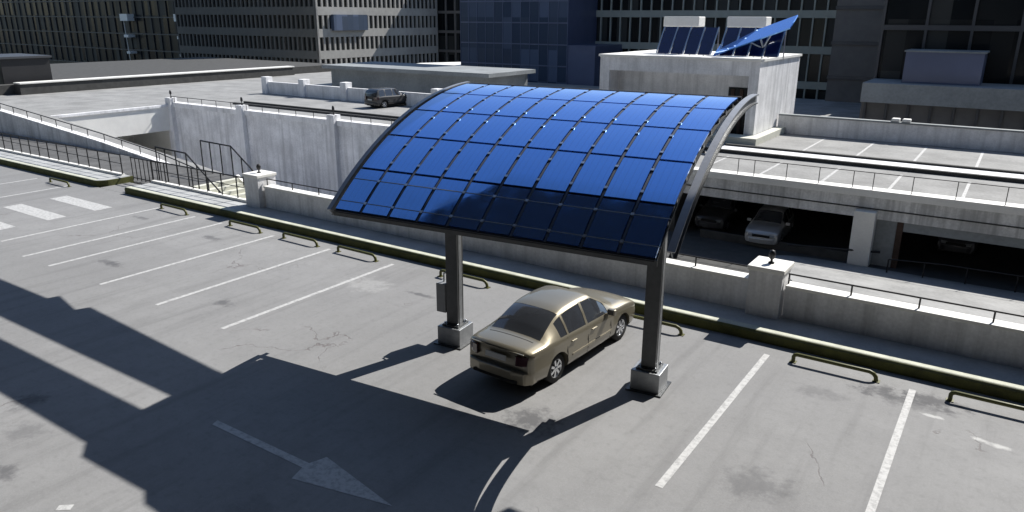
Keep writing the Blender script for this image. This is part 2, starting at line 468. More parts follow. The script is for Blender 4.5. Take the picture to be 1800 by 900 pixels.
for c_ in range(1, NC):
    u = ul + c_ * pitch
    rl = arc_slab(u - .02, u + .02, A0 - .002, A1, -.05, .018, 24).build('rail', M['frame'], cp)
    for r_ in range(NR):
        for fr in (.27, .79):
            a = A1 + da * (r_ + fr); v, z = AP(a, .018)
            nrm = Vector((0, -math.sin(a), math.cos(a)))
            c = Vector((u, v, z)) + nrm * .01
            tg = Vector((0, math.cos(a), math.sin(a)))
            MB().obox(c, (.03, 0, 0), tg * .028, nrm * .012).build('clamp', M['alu'], rl)
for r_ in range(NR):
    for fr in (.27, .79):
        a = A1 + da * (r_ + fr)
        arc_slab(ul + .06, ur - .06, a + .004, a - .004, -.13, -.052, 1).build('purlin', M['galv'], cp)
for r_ in range(NR + 1):
    a = A1 + da * r_
    arc_slab(ul + .045, ur - .045, a + .0042, a - .0042, -.045, -.006, 1).build('joint_strip', M['black'], cp)
arc_slab(ul + .05, ur - .05, A0 - .001, A1 + .001, -.165, -.135, 24).build('light_stop_sheet', M['dsteel'], cp)  # hidden sheet added to close light leaks in the canopy shadow
# deep arched edge beams, an I section each
for sgn, u in ((-1, U0 - CW), (1, U0 + CW + .14)):
    a_end = A1 - (.085 if sgn > 0 else .03)
    hw = .05 if sgn < 0 else .065; A0b = A0 + .004 if sgn < 0 else A0 - .02
    b = arc_slab(u - hw, u + hw, A0b, a_end, .02, .045, 28).build('edge_beam', M['beam'], cp)
    arc_slab(u - .012, u + .012, A0b, a_end, -.13, .019, 28).build('web', M['galv'], b)
    arc_slab(u - hw, u + hw, A0b, a_end, -.15, -.131, 28).build('flange', M['dsteel'], b)
v, z = AP(A1 - .02, -.03)
MB().tube([(ul, v, z), (ur, v, z)], .06, 10).build('top_tube', M['black'], cp)
v, z = AP(A0 + .004, -.05)
MB().box(ul, ur, v - .02, v + .02, z - .05, z + .05).build('front_fascia', M['dsteel'], cp)
for r_ in range(NR):
    for fr in (.27, .79):
        a = A1 + da * (r_ + fr)
        if r_ == NR - 1: arc_slab(ul, ur, a + .0009, a - .0009, .029, .034, 1).build('cross_bar', M['galv'], cp)
# two posts with curved carrying arms
for k, px in enumerate((-2.33, 2.33)):
    pv = 0.0 if k else -.02
    aP = math.asin((VT - pv) / RAD); vP, zP = AP(aP)
    post = MB().box(px - .15, px + .15, pv - .13, pv + .13, .45, zP - .42).build('post', M['dsteel'], cp, .008)
    MB().box(px - .158, px + .158, pv - .06, pv + .06, .46, zP - .43).build('flute', M['galv'], post)
    MB().box(px - .30, px + .30, pv - .30, pv + .30, 0, .44).build('base_block', M['galv'], post, .012)
    MB().box(px - .37, px + .37, pv - .37, pv + .37, .004, .03).build('footing_plate', M['dsteel'], post)
    MB().box(px - .22, px + .22, pv - .22, pv + .22, .443, .475).build('base_plate', M['dsteel'], post)
    for dx in (-.17, .17):
        for dy in (-.17, .17):
            MB().lathe([(0, .05), (.02, .05), (.02, 0)], (px + dx, pv + dy, .475), 'z', 8).build('bolt', M['alu'], post)
    arm = arc_slab(px - .09, px + .09, A0 - .06, A1 + .02, -.33, -.135, 24).build('arm', M['dsteel'], cp)
    MB().extr([(pv - .7, zP - .62), (pv - .1, zP - 1.2), (pv + .1, zP - 1.2), (pv + .9, zP - .18), (pv + .1, zP - .3)], 'x', px - .04, px + .04).build('gusset', M['dsteel'], arm)
MB().box(-2.33 - .42, -2.33 - .17, -.16, .14, .72, 1.42).build('switch_box', M['boxgrey'], cp, .015)
MB().tube([(-2.33 - .3, 0, 1.42), (-2.33 - .3, 0, 1.62), (-2.33 - .14, 0, 1.68)], .02, 6).build('conduit', M['galv'], cp)

# ------------------------------------------------------------------ cars
def pch(xs, ys, x):
    return float(np.interp(x, xs, ys))
def smooth_interp(xs, ys, q):
    """monotone cubic"""
    xs = np.array(xs, float); ys = np.array(ys, float)
    h = np.diff(xs); d = np.diff(ys) / h
    m = np.zeros(len(xs)); m[0] = d[0]; m[-1] = d[-1]
    for i in range(1, len(xs) - 1):
        m[i] = 0 if d[i - 1] * d[i] <= 0 else 2 * d[i - 1] * d[i] / (d[i - 1] + d[i])
    i = min(max(int(np.searchsorted(xs, q) - 1), 0), len(h) - 1)
    t = (q - xs[i]) / h[i]
    return float((2 * t**3 - 3 * t**2 + 1) * ys[i] + (t**3 - 2 * t**2 + t) * h[i] * m[i] + (-2 * t**3 + 3 * t**2) * ys[i + 1] + (t**3 - t**2) * h[i] * m[i + 1])

def make_car(name, S, paint):
    """rear axle at y=0, nose to +y"""
    t = empty(name)
    y0, y1 = S['y0'], S['y1']
    gl = S['glass']      # dict of y ranges
    ys = set([y0, y0 + .02, y0 + .06, y0 + .12, y1 - .12, y1 - .06, y1 - .02, y1])
    for k in ('rear', 'front'):
        if k in gl: ys |= set(gl[k])
    for a, b in gl['side']: ys |= {a, b}
    yy = y0
    while yy < y1:
        if min(abs(yy - q) for q in ys) > .035: ys.add(round(yy, 3))
        yy += .075
    ys = sorted(ys)
    nrow = 17
    def sect(y):
        w = smooth_interp(S['w'][0], S['w'][1], y)
        zt = smooth_interp(S['top'][0], S['top'][1], y)
        zb = min(smooth_interp(S['belt'][0], S['belt'][1], y), zt - .035)
        wr = smooth_interp(S['wr'][0], S['wr'][1], y)
        zs = smooth_interp(S['sill'][0], S['sill'][1], y)
        h = zt - zb
        P = [(w * .88, zs), (w * .955, zs + .05), (w * .985, zs + .14), (w * 1.0, .50), (w * 1.0, .56), (w * .988, .60),
             (w * .985, zb - .12), (w * .972, zb - .04), (w * .945, zb)]
        xb = w * .93
        k = min(1, h / .12)
        sh = min(.06, h * .25)
        xg0, zg0 = xb, zb + .02 * k
        xg1, zg1 = wr + .02, zt - sh
        P += [(xg0, zg0), ((xg0 * .5 + xg1 * .5) + .012 * k, (zg0 + zg1) / 2), (xg1, zg1)]
        P += [(wr - .02, zt - sh * .35), (wr - .09, zt), (wr * .62, zt + .018), (wr * .3, zt + .026), (0, zt + .028)]
        return P
    bm = bmesh.new()
    grid = []
    for y in ys:
        P = sect(y)
        e = min(abs(y - y0), abs(y - y1))
        pull = .0
        row = []
        for sgn in (1, -1):
            for i, (x, z) in enumerate(P if sgn > 0 else P[::-1][1:]):
                # the tail and nose lean a little and are rounded in plan
                dy = 0
                if abs(y - y0) < .13: dy = .10 * (abs(x) / .8) ** 4 * (1 - abs(y - y0) / .13) + max(0, (z - .62)) * .10 * (1 - abs(y - y0) / .13)
                if abs(y - y1) < .13: dy = -(.20 * (abs(x) / .8) ** 3 + max(0, z - .5) * .3) * (1 - abs(y - y1) / .13)
                row.append(bm.verts.new((sgn * x, y + dy, z)))
        grid.append(row)
    NP = len(grid[0])
    def cls(i, j):
        ya, yb = ys[i], ys[i + 1]; ym = (ya + yb) / 2
        jj = j if j < 16 else NP - 2 - j
        if jj in (9, 10):
            for a, b in gl['side']:
                if a - 1e-4 <= ya and yb <= b + 1e-4: return 1
        if 12 <= jj <= 15:
            if 'rear' in gl and gl['rear'][0] - 1e-4 <= ya and yb <= gl['rear'][1] + 1e-4: return 2
            if gl['front'][0] - 1e-4 <= ya and yb <= gl['front'][1] + 1e-4: return 3
        return 0
    for i in range(len(ys) - 1):
        for j in range(NP - 1):
            f = bm.faces.new((grid[i][j], grid[i + 1][j], grid[i + 1][j + 1], grid[i][j + 1]))
            f.smooth = True; f.material_index = cls(i, j)
        f = bm.faces.new((grid[i][0], grid[i][NP - 1], grid[i + 1][NP - 1], grid[i + 1][0]))
    for row in (grid[0], grid[-1]): bm.faces.new(row)
    bmesh.ops.recalc_face_normals(bm, faces=bm.faces)
    me = bpy.data.meshes.new('tmp'); bm.to_mesh(me); bm.free()
    for _ in range(4): me.materials.append(None)
    tmp = bpy.data.objects.new('tmp', me); col.objects.link(tmp)
    # wheel arches
    wb, wrad, tr = S['wb'], S['wrad'], S['track']
    cut = MB()
    for yy in (0, wb):
        for sg in (-1, 1):
            cut.lathe([(0, -.2), (wrad + .055, -.2), (wrad + .055, .3), (0, .3)], (sg * (tr + .0) - (.05), yy, wrad), 'x', 32)
    co = cut.build('tmpcut', M['dark']); co.data.polygons.foreach_set('use_smooth', [False] * len(co.data.polygons))
    md = tmp.modifiers.new('b', 'BOOLEAN'); md.operation = 'DIFFERENCE'; md.object = co; md.solver = 'EXACT'
    dg = bpy.context.evaluated_depsgraph_get(); dg.update()
    ev = tmp.evaluated_get(dg); me2 = bpy.data.meshes.new_from_object(ev)
    bpy.data.objects.remove(co); bpy.data.objects.remove(tmp)
    def extract(idx, nm, mt, side=None, push=0.0):
        b = bmesh.new(); b.from_mesh(me2)
        dele = [f for f in b.faces if f.material_index != idx or (side and (f.calc_center_median().x * side < 0))]
        bmesh.ops.delete(b, geom=dele, context='FACES')
        for f in b.faces: f.material_index = 0
        for e_ in b.edges:
            if len(e_.link_faces) == 2 and e_.calc_face_angle(0) > .75: e_.smooth = False
        b.normal_update()
        if push:
            for v_ in b.verts: v_.co += v_.normal * push
        m_ = bpy.data.meshes.new(nm); b.to_mesh(m_); b.free(); m_.materials.append(mt)
        o = bpy.data.objects.new(nm, m_); col.objects.link(o); o.parent = t
        return o
    n0 = len(me2.materials)
    body = extract(0, 'body', paint)
    for sd_ in (1, -1): extract(1, 'side_window', M['cglass'], sd_, -.006)
    if 'rear' in gl: extract(2, 'rear_window', M['cglass'], None, -.004)
    extract(3, 'windscreen', M['cglass'], None, -.004)
    # underbody
    MB().box(-tr + .12, tr - .12, y0 + .25, y1 - .3, .17, .5).build('underbody', M['dark'], t)
    # inner arches are dark
    # wheels
    for yy in (0, wb):
        for sg in (-1, 1):
            c = (sg * (tr - .10), yy, wrad)
            wh = MB().lathe([(wrad * .62, -.1), (wrad * .93, -.1), (wrad, -.075), (wrad, .075), (wrad * .93, .1), (wrad * .64, .1)], c, 'x', 32).build('wheel', M['rubber'], t)
            rm = MB().lathe([(wrad * .66, sg * .085), (wrad * .62, sg * .098), (wrad * .58, sg * .07), (wrad * .55, sg * .0)], c, 'x', 28)
            for q in range(7):
                an = q * 2 * math.pi / 7
                dvec = Vector((0, math.cos(an), math.sin(an)))
                tv = Vector((0, -math.sin(an), math.cos(an)))
                cc = Vector(c) + Vector((sg * .075, 0, 0))
                rm.obox(cc + dvec * wrad * .34, dvec * wrad * .28, tv * .026, (.014, 0, 0))
            rm.lathe([(0, sg * .098), (.05, sg * .098), (.06, sg * .075), (.06, 0)], c, 'x', 14)
            rm.build('rim', M['rim'], wh)
            MB().lathe([(0, 0), (wrad * .6, 0), (wrad * .6, sg * .01), (0, sg * .01)], (c[0] + sg * .01, yy, wrad), 'x', 20).build('brake_disc', M['dark'], wh)
    # seams, handles, mirrors, lights, bumpers, plate
    def side_x(y, zfrac):
        P = sect(y)
        zs_ = [p[1] for p in P[:9]]; xs_ = [p[0] for p in P[:9]]
        return float(np.interp(zfrac, zs_, xs_))
    for sg in (-1, 1):
        for y in S['seams']:
            zb = smooth_interp(S['belt'][0], S['belt'][1], y)
            pts = [(sg * (side_x(y, z) + .001), y + .0, z) for z in (.3, .42, .55, .66, zb - .02)]
            m_ = MB()
            for a, b in zip(pts[:-1], pts[1:]): m_.bar(a, b, .009, .009)
            m_.build('door_seam', M['dark'], body)
        for y in S['handles']:
            MB().box(min(sg * (side_x(y, .78) - .01), sg * (side_x(y, .78) + .028)), max(sg * (side_x(y, .78) - .01), sg * (side_x(y, .78) + .028)), y - .09, y + .09, .765, .79).build('door_handle', paint, body, .006)
        ym = S['mirror']; zb = smooth_interp(S['belt'][0], S['belt'][1], ym)
        xo = side_x(ym, zb - .02)
        mr = MB().box(min(sg * (xo + .0), sg * (xo + .2)), max(sg * (xo + .0), sg * (xo + .2)), ym - .05, ym + .06, zb - .01, zb + .13).build('wing_mirror', paint, t, .03)
        MB().box(sg * (xo + .1) - .075, sg * (xo + .1) + .075, ym - .056, ym - .053, zb + .015, zb + .11).build('mirror_glass', M['cglass'], mr)
        # trim strip low on the doors
        a_, b_ = .5, wb - .55
        n_ = 8; st = MB()
        for q in range(n_):
            ya = a_ + (b_ - a_) * q / n_; yb = a_ + (b_ - a_) * (q + 1) / n_
            st.bar((sg * (side_x(ya, .47) + .006), ya, .47), (sg * (side_x(yb, .47) + .006), yb, .47), .016, .045)
        st.build('side_trim', paint, body)
        # tail and head lamps follow the corners
        wl_ = smooth_interp(S['w'][0], S['w'][1], y0 + .1)
        tl = MB().prism([(sg * (wl_ * .60), y0 - .012), (sg * (wl_ * .80), y0 + .03), (sg * (wl_ * .93), y0 + .095), (sg * (wl_ * 1.004), y0 + .2), (sg * (wl_ * 1.008), y0 + .30), (sg * (wl_ * .9), y0 + .3), (sg * (wl_ * .6), y0 + .12)],
                        S['tl'][0], S['tl'][1]).build('tail_light', M['tail'], t, .02)
        whd = smooth_interp(S['w'][0], S['w'][1], y1 - .2)
        MB().prism([(sg * (whd * .45), y1 - .03), (sg * (whd * .75), y1 - .10), (sg * (whd * .97), y1 - .24), (sg * (whd * .99), y1 - .34), (sg * (whd * .5), y1 - .3)],
                   .56, .69).build('headlight', M['lamp'], t, .02)
    wr_ = smooth_interp(S['w'][0], S['w'][1], y0 + .12)
    bp = MB().prism([(-wr_ * 1.005, y0 + .34), (-wr_ * 1.01, y0 + .16), (-wr_ * .88, y0 + .01), (-wr_ * .5, y0 - .05), (wr_ * .5, y0 - .05), (wr_ * .88, y0 + .01), (wr_ * 1.01, y0 + .16), (wr_ * 1.005, y0 + .34)],
                    .27, .55).build('rear_bumper', paint, t, .035, 3)
    MB().box(-.26, .26, y0 - .02, y0 + .0, S['pl'], S['pl'] + .12).build('number_plate', M['plate'], t, .004)
    MB().box(-.55, .55, y0 - .056, y0 - .03, .30, .36).build('lower_grille', M['dark'], bp)
    wf = smooth_interp(S['w'][0], S['w'][1], y1 - .2)
    MB().prism([(-wf * 1.0, y1 - .4), (-wf * .95, y1 - .2), (-wf * .6, y1 - .02), (0, y1 + .05), (wf * .6, y1 - .02), (wf * .95, y1 - .2), (wf * 1.0, y1 - .4)], .25, .5).build('front_bumper', paint, t, .035, 3)
    MB().box(-.4, .4, y1 - .04, y1 + .0, .55, .66).build('grille', M['dark'], t, .01)
    # boot lid seam and rear light band edge
    if S.get('boot'):
        a_ = S['boot']
        m_ = MB(); zt_ = smooth_interp(S['top'][0], S['top'][1], a_)
        wq = smooth_interp(S['wr'][0], S['wr'][1], a_)
        cr = [(-wq + .09, 0), (-wq * .62, .018), (-wq * .3, .026), (0, .028), (wq * .3, .026), (wq * .62, .018), (wq - .09, 0)]
        for (xa, za), (xb, zb_) in zip(cr[:-1], cr[1:]): m_.bar((xa, a_, zt_ + za + .001), (xb, a_, zt_ + zb_ + .001), .012, .008)
        m_.build('boot_seam', M['dark'], body)
        MB().bar((-.66, y0 + .03, .925), (.66, y0 + .03, .925), .03, .02).build('boot_lip', paint, body, .004)
    return t

SED = dict(y0=-1.0, y1=3.55, wb=2.69, wrad=.315, track=.80,
    w=([-1.0, -.9, -.6, 0, 1.2, 2.4, 3.1, 3.4, 3.55], [.74, .79, .835, .865, .875, .865, .83, .78, .70]),
    top=([-1.0, -.93, -.6, -.42, -.1, .3, .62, 1.1, 1.5, 1.85, 2.3, 2.42, 2.9, 3.3, 3.48, 3.55], [.93, .965, .995, 1.0, 1.17, 1.35, 1.41, 1.43, 1.415, 1.26, 1.0, .965, .92, .82, .73, .68]),
    belt=([-1.0, -.6, 0, 1.0, 2.3, 3.0, 3.4, 3.55], [.89, .93, .94, .92, .89, .84, .74, .62]),
    wr=([-1.0, -.45, .3, 1.0, 1.6, 2.4, 3.1, 3.4, 3.55], [.62, .64, .575, .575, .57, .68, .64, .60, .52]),
    sill=([-1.0, -.5, 0, 2.7, 3.2, 3.55], [.32, .24, .22, .22, .22, .26]),
    glass=dict(rear=(-.36, .34), front=(1.6, 2.28), side=[(.12, .36), (.42, 1.08), (1.16, 2.02)]),
    seams=[.32, 1.12, 2.1], handles=[.55, 1.35], mirror=1.98, tl=(.66, .88), pl=.70, boot=-.5)
car = make_car('sedan_car', SED, M['gold'])
car.location = (-7.82, 12.15, 0); car.rotation_euler = (0, 0, R(-3.0))
tag(car, 'champagne gold four door sedan parked under the solar carport', 'car')

HAT = dict(y0=-.72, y1=3.3, wb=2.5, wrad=.30, track=.76,
    w=([-.72, -.6, 0, 1.2, 2.3, 3.0, 3.3], [.74, .79, .83, .84, .82, .78, .68]),
    top=([-.72, -.66, -.45, -.2, .2, 1.0, 1.35, 1.75, 2.15, 2.6, 3.1, 3.3], [.92, 1.0, 1.2, 1.4, 1.46, 1.46, 1.42, 1.2, .98, .92, .8, .66]),
    belt=([-.72, 0, 1.0, 2.2, 3.0, 3.3], [.88, .94, .92, .88, .8, .6]),
    wr=([-.72, -.2, .6, 1.3, 2.2, 3.0, 3.3], [.66, .60, .57, .57, .66, .6, .5]),
    sill=([-.72, 0, 2.5, 3.3], [.28, .22, .22, .26]),
    glass=dict(rear=(-.6, -.25), front=(1.42, 2.08), side=[(-.1, .3), (.36, .98), (1.05, 1.8)]),
    seams=[.33, 1.02, 1.95], handles=[.5, 1.2], mirror=1.8, tl=(.7, .95), pl=.6)
def park(src, x, y, z, deg, label, paint=None, root='hatchback_car'):
    o = copy_tree(src) if src else None
    o.location = (x, y, z); o.rotation_euler = (0, 0, R(deg)); tag(o, label, 'car')
    return o
hat = make_car('hatchback_car', HAT, M['silver'])
hat.location = (-9.25, 37.3, -3.0); hat.rotation_euler = (0, 0, R(184))
tag(hat, 'pale silver hatchback facing out of the dark lower garage', 'car', 'cars parked in the lower garage')
hat2 = make_car('hatchback_car', HAT, M['greycar'])
hat2.location = (-12.1, 38.6, -3.0); hat2.rotation_euler = (0, 0, R(182))
tag(hat2, 'dark grey hatchback in the garage shade left of the pale silver one', 'car', 'cars parked in the lower garage')
sal = copy_tree(hat2)
sal.location = (-1.3, 41.0, -3.0); sal.rotation_euler = (0, 0, R(178))
tag(sal, 'dark car barely seen in the right garage opening beyond the concrete column', 'car', 'cars parked in the lower garage')
SUV = dict(y0=-.9, y1=3.6, wb=2.7, wrad=.37, track=.84,
    w=([-.9, -.8, 0, 1.2, 2.5, 3.2, 3.6], [.84, .88, .92, .93, .91, .86, .76]),
    top=([-.9, -.84, -.7, -.4, .2, 1.2, 1.5, 1.9, 2.3, 2.8, 3.4, 3.6], [1.1, 1.3, 1.6, 1.78, 1.82, 1.82, 1.76, 1.45, 1.18, 1.12, 1.02, .85]),
    belt=([-.9, 0, 1.0, 2.3, 3.2, 3.6], [1.05, 1.12, 1.1, 1.08, 1.0, .8]),
    wr=([-.9, -.3, .6, 1.5, 2.4, 3.2, 3.6], [.74, .68, .66, .66, .76, .72, .6]),
    sill=([-.9, 0, 2.7, 3.6], [.4, .32, .32, .38]),
    glass=dict(rear=(-.84, -.55), front=(1.55, 2.2), side=[(-.5, .1), (.2, .95), (1.03, 1.9)]),
    seams=[.15, 1.0, 2.1], handles=[.4, 1.2], mirror=2.0, tl=(.8, 1.1), pl=.75)
suv = make_car('off_road_car', SUV, M['blackcar'])
suv.location = (-44.4, 46.0, 0.02); suv.rotation_euler = (0, 0, R(-8)); suv.scale = (1, .92, .84)
tag(suv, 'black off road car parked on the far white upper deck', 'car')

# ------------------------------------------------------------------ railing left, stair, ramp
def fence(x0, x1, n, label, zt=1.22, y=17.86):
    t = empty('railing', ((x0 + x1) / 2, y, .2), 0, label, 'railing', 'black railings along the left pavement')
    L = (x1 - x0) / 2
    MB().box(-L, L, -.09, .09, -.25, .16).build('low_kerb', M['whiteled'], t, .01)
    MB().tube([(-L, 0, zt - .2), (L, 0, zt - .2)], .03, 6).build('handrail', M['black'], t)
    MB().tube([(-L, 0, .62), (L, 0, .62)], .016, 6).build('mid_rail', M['black'], t)
    for i in range(n + 1):
        x = -L + 2 * L * i / n
        MB().tube([(x, 0, .16), (x, 0, zt - .2)], .028, 6).build('rail_post', M['black'], t)
fence(-58, -33.3, 26, 'long black railing on a white kerb at the far left, left of the driveway gap')
fence(-30.9, -24.08, 7, 'short black railing on a white kerb left of the small white pillar')
g = empty('gate', (-32.1, 18.3, 0), 0, 'narrow black bar gate closing the gap between the two railings', 'gate')
for i in range(8):
    MB().tube([(-1.15 + i * .33, 0, .02), (-1.15 + i * .33, 0, 1.05)], .022, 6).build('bar', M['black'], g)
MB().tube([(-1.2, 0, 1.05), (1.2, 0, 1.05)], .028, 6).build('top_rail', M['black'], g)
MB().tube([(-1.2, 0, .12), (1.2, 0, .12)], .022, 6).build('bottom_rail', M['black'], g)
# landing and steps
struct(MB().box(-75, -30, 18.1, 21.6, -.5, -.02), 'landing', M['landing'])
st = empty('stair', (-28.0, 20.2, -1), 0, 'pale concrete stair going down behind the short black railing', 'stair')
sm = MB()
for i in range(14):
    sm.box(-1.98 + i * .3, -1.68 + i * .3, -1.1, 1.1, -3.5, 1.0 - .02 - i * .18)
MB().box(2.3, 5.5, -1.2, 1.6, -3.6, -1.6).build('lower_landing', M['paleplate'], st)
MB().extr([(-2.0, .75), (-2.0, 1.1), (2.3, -1.35), (2.3, -1.75)], 'y', 1.2, 1.36).build('cheek_wall', M['whiteled'], st)
sm.build('steps', M['paleplate'], st)
for y_, nm in ((-1.15, 'near'), (1.15, 'far')):
    r1 = MB().tube([(-4.4, y_, 2.5), (-2.1, y_, 2.45), (-.3, y_, 1.25), (2.2, y_, -.35)], .035, 6).build('stair_rail', M['black'], st)
    for x, zb, zt2 in [(-4.4, .98, 2.5), (-3.7, .98, 2.48), (-2.9, .98, 2.46), (-2.1, .98, 2.45), (-1.4, .7, 1.98), (-.7, .3, 1.5), (0, -.1, 1.05), (.8, -.6, .55), (1.5, -1, .1), (2.2, -1.5, -.35)]:
        MB().tube([(x, y_, zb), (x, y_, zt2)], .032, 6).build('baluster', M['black'], r1)
# sloping ramp parapet beyond
rp = empty('ramp_wall', (-43, 22.2, 0), 0, 'pale sloping ramp wall with a rail, descending behind the left railing', 'ramp wall')
prof = [(-20, 1.9), (-7.3, .97), (-.2, .42), (5.3, -.12), (8.4, -.6), (11.5, -1.3)]
MB().extr([(-20, -6)] + prof + [(11.5, -6)], 'y', -.2, .2).build('wall', M['deckwall'], rp)
tr_ = MB()
MB().tube([(x, 0, z + .42) for x, z in prof], .03, 6).build('handrail', M['black'], rp)
for i in range(18):
    x = -19 + i * 1.75
    z = pch([p[0] for p in prof], [p[1] for p in prof], x)
    MB().tube([(x, 0, z), (x, 0, z + .42)], .025, 6).build('rail_post', M['black'], rp)
# ramp floor and lower yard
struct(MB().add([(-63, 22.4, 1.2), (-34, 22.4, -1.6), (-34, 25.6, -1.6), (-63, 25.6, 1.2)], [(0, 1, 2, 3)]), 'ramp', M['deck'])
struct(MB().add([(-34, 21.6, -1.6), (-14, 21.6, -5.2), (-14, 26.5, -5.2), (-34, 26.5, -1.6)], [(0, 1, 2, 3)]), 'ramp', M['deck'])

# ------------------------------------------------------------------ far decks
def post_light(x, y, z, parent, s=1.0):
    return MB().lathe([(0, 0), (.08 * s, 0), (.03 * s, .06 * s), (.03 * s, .2 * s), (.09 * s, .3 * s), (.07 * s, .5 * s), (0, .55 * s)], (x, y, z), 'z', 10).build('post_light', M['black'], parent)

d1 = empty('parking_deck', (-58.5, 36.3, -6), 0, 'big pale parking deck with a stained white wall behind the left railings', 'parking deck')
def rel(mb, p):   # build parts given in world coordinates under a thing at p
    mb.v = [(a - p[0], b - p[1], c - p[2]) for a, b, c in mb.v]; return mb
P1 = (-58.5, 36.3, -6)
rel(MB().box(-58.5, -14.2, 36.3, 75, -6, 0), P1).build('main_block', M['deckwall'], d1)
rel(MB().box(-110, -58.503, 36.9, 75, -6, 0).box(-110, -58.503, 14, 29.6, -6, 0).box(-110, -58.503, 29.6, 36.9, -1.9, 0).box(-110, -58.503, 29.6, 36.9, -6, -4.7).box(-110, -66, 29.6, 36.9, -4.7, -1.9), P1).build('left_block', M['whiteled'], d1)
rel(MB().box(-110, -14.2, 36.3, 75, .003, .012).box(-110, -58.5, 14, 36.297, .003, .012), P1).build('deck_surface', M['deck'], d1)
rel(MB().box(-58.6, -14.2, 36.2, 36.85, .014, .38), P1).build('edge_kerb', M['white'], d1)
rel(MB().box(-58.75, -58.4, 14, 36.19, .014, .2), P1).build('edge_kerb', M['white'], d1)
for x in (-58.4, -49.2, -39.3, -29.5):
    pl_ = rel(MB().box(x - .35, x + .35, 35.95, 36.6, -6, .75), P1).build('wall_pier', M['white'], d1)
    post_light(x + 58.5, 0, 6.76, pl_, 1.1)
for dz in (.95,):
    rel(MB().tube([(-58.4, 36.33, .85), (-14.3, 36.33, .85)], .028, 6), P1).build('handrail', M['black'], d1)
for i in range(24):
    x = -58 + i * 1.85
    rel(MB().tube([(x, 36.33, .38), (x, 36.33, .85)], .025, 6), P1).build('rail_post', M['black'], d1)
for y in (40.5, 41.6):
    rel(MB().box(-56, -14.3, y - .1, y + .1, .014, .17), P1).build('guide_kerb', M['asph'], d1)
# rear parapet on that deck
rp2 = empty('parapet_wall', (-45, 48.3, 0), 0, 'grey shaded parapet with piers at the back of the far left deck', 'parapet wall')
P2 = (-45, 48.3, 0)
rel(MB().box(-61.5, -28, 48.2, 48.5, .014, 1.15), P2).build('wall', M['white'], rp2)
for x in (-61.3, -56, -50.5, -40, -34): rel(MB().box(x - .35, x + .35, 47.95, 48.75, .014, 1.6), P2).build('pier', M['white'], rp2, .02)
lw = empty('boundary_wall', (-78.6, 45, 0), 0, 'low sunlit white wall at the far left edge of the deck', 'wall')
P3_ = (-78.6, 45, 0)
rel(MB().box(-79.2, -78.1, 33.5, 66, .014, 1.0), P3_).build('wall', M['asph'], lw)
rel(MB().box(-79.3, -78.0, 33.5, 66, 1.003, 1.12), P3_).build('coping', M['whiteled'], lw)
struct(MB().box(-110, -79.3, 10, 75, .016, .9), 'planted_bank', M['asph'])
# low dark shed roof behind the black car
sh = empty('flat_roof_shed', (-52, 58, 0), 0, 'low flat roofed grey shed behind the black off road car', 'shed')
P4 = (-52, 58, 0)
rel(MB().box(-60, -40, 55.5, 62, .014, 2.1), P4).build('wall', M['ledge'], sh)
rel(MB().box(-60.6, -39.4, 54.8, 62.5, 2.103, 2.45), P4).build('roof', M['ledge'], sh)
wt = empty('white_roof_block', (-58, 85, -6), 0, 'low sunlit white roof slab in front of the slate blue tower', 'roof slab')
MB().add([(-17, -8, 0), (12, -8, 0), (12, 2, 0), (-17, 2, 0), (-17, -8, 6.3), (12, -8, 6.1), (12, 2, 8.3), (-17, 2, 6.7)],
         [(0, 1, 2, 3), (4, 5, 6, 7), (0, 1, 5, 4), (1, 2, 6, 5), (2, 3, 7, 6), (3, 0, 4, 7)]).build('roof', M['whiteled'], wt)
# left booth
bo = empty('gate_booth', (-83, 35.5, .9), 0, 'dark boxy booth with a slanted post at the far left edge', 'booth')
MB().box(-4, 2.4, -2.2, 2.2, 0, 2.3).build('cabin', M['blackwall'], bo)
MB().box(-4.2, 2.6, -2.4, 2.4, 2.303, 2.5).build('roof', M['blackledge'], bo)
MB().bar((.6, -2.6, 2.7), (2.2, -2.6, -.6), .22).build('slanted_post', M['ledge'], bo)
MB().box(-3, 1.5, -2.23, -2.205, .7, 1.9).build('window', M['bglass'], bo)

# ------------------------------------------------------------------ right deck over the lower garage
d2 = empty('garage_deck', (3, 34.4, -6), 0, 'parking deck on a concrete slab above the dark garage on the right', 'parking deck')
P5 = (3, 34.4, -6)
rel(MB().box(-14.197, 40, 34.4, 75, -.95, 0), P5).build('slab', M['slab'], d2)
rel(MB().box(-14.197, 40, 34.403, 75, .003, .012), P5).build('deck_surface', M['deckr'], d2)
rel(MB().box(-14.197, 40, 34.3, 35.0, -.02, .28), P5).build('edge_kerb', M['whiteled'], d2)
rel(MB().box(-14.197, 40, 34.36, 34.398, -.55, -.5), P5).build('slab_groove', M['asph'], d2)
rel(MB().tube([(-14.1, 34.46, 1.0), (40, 34.46, 1.0)], .018, 6), P5).build('handrail', M['black'], d2)
for x in [-13.6, -12.0, -10.5, -9.75, -8.3, -6.9, -5.5, -4.7, -3.2, -1.6, .1, 1.8, 3.5, 5.2]:
    rel(MB().tube([(x, 34.46, .28), (x, 34.46, 1.0)], .018, 6), P5).build('rail_post', M['black'], d2)
for y in (41.35, 43.4):
    rel(MB().box(-14.1, 40, y - .12, y + .12, .014, .2), P5).build('median_shade_kerb', M['asph'], d2)  # dark colour stands for the shaded kerb faces
rel(MB().box(-14.1, 40, 41.5, 43.25, .014, .1), P5).build('median', M['white'], d2)
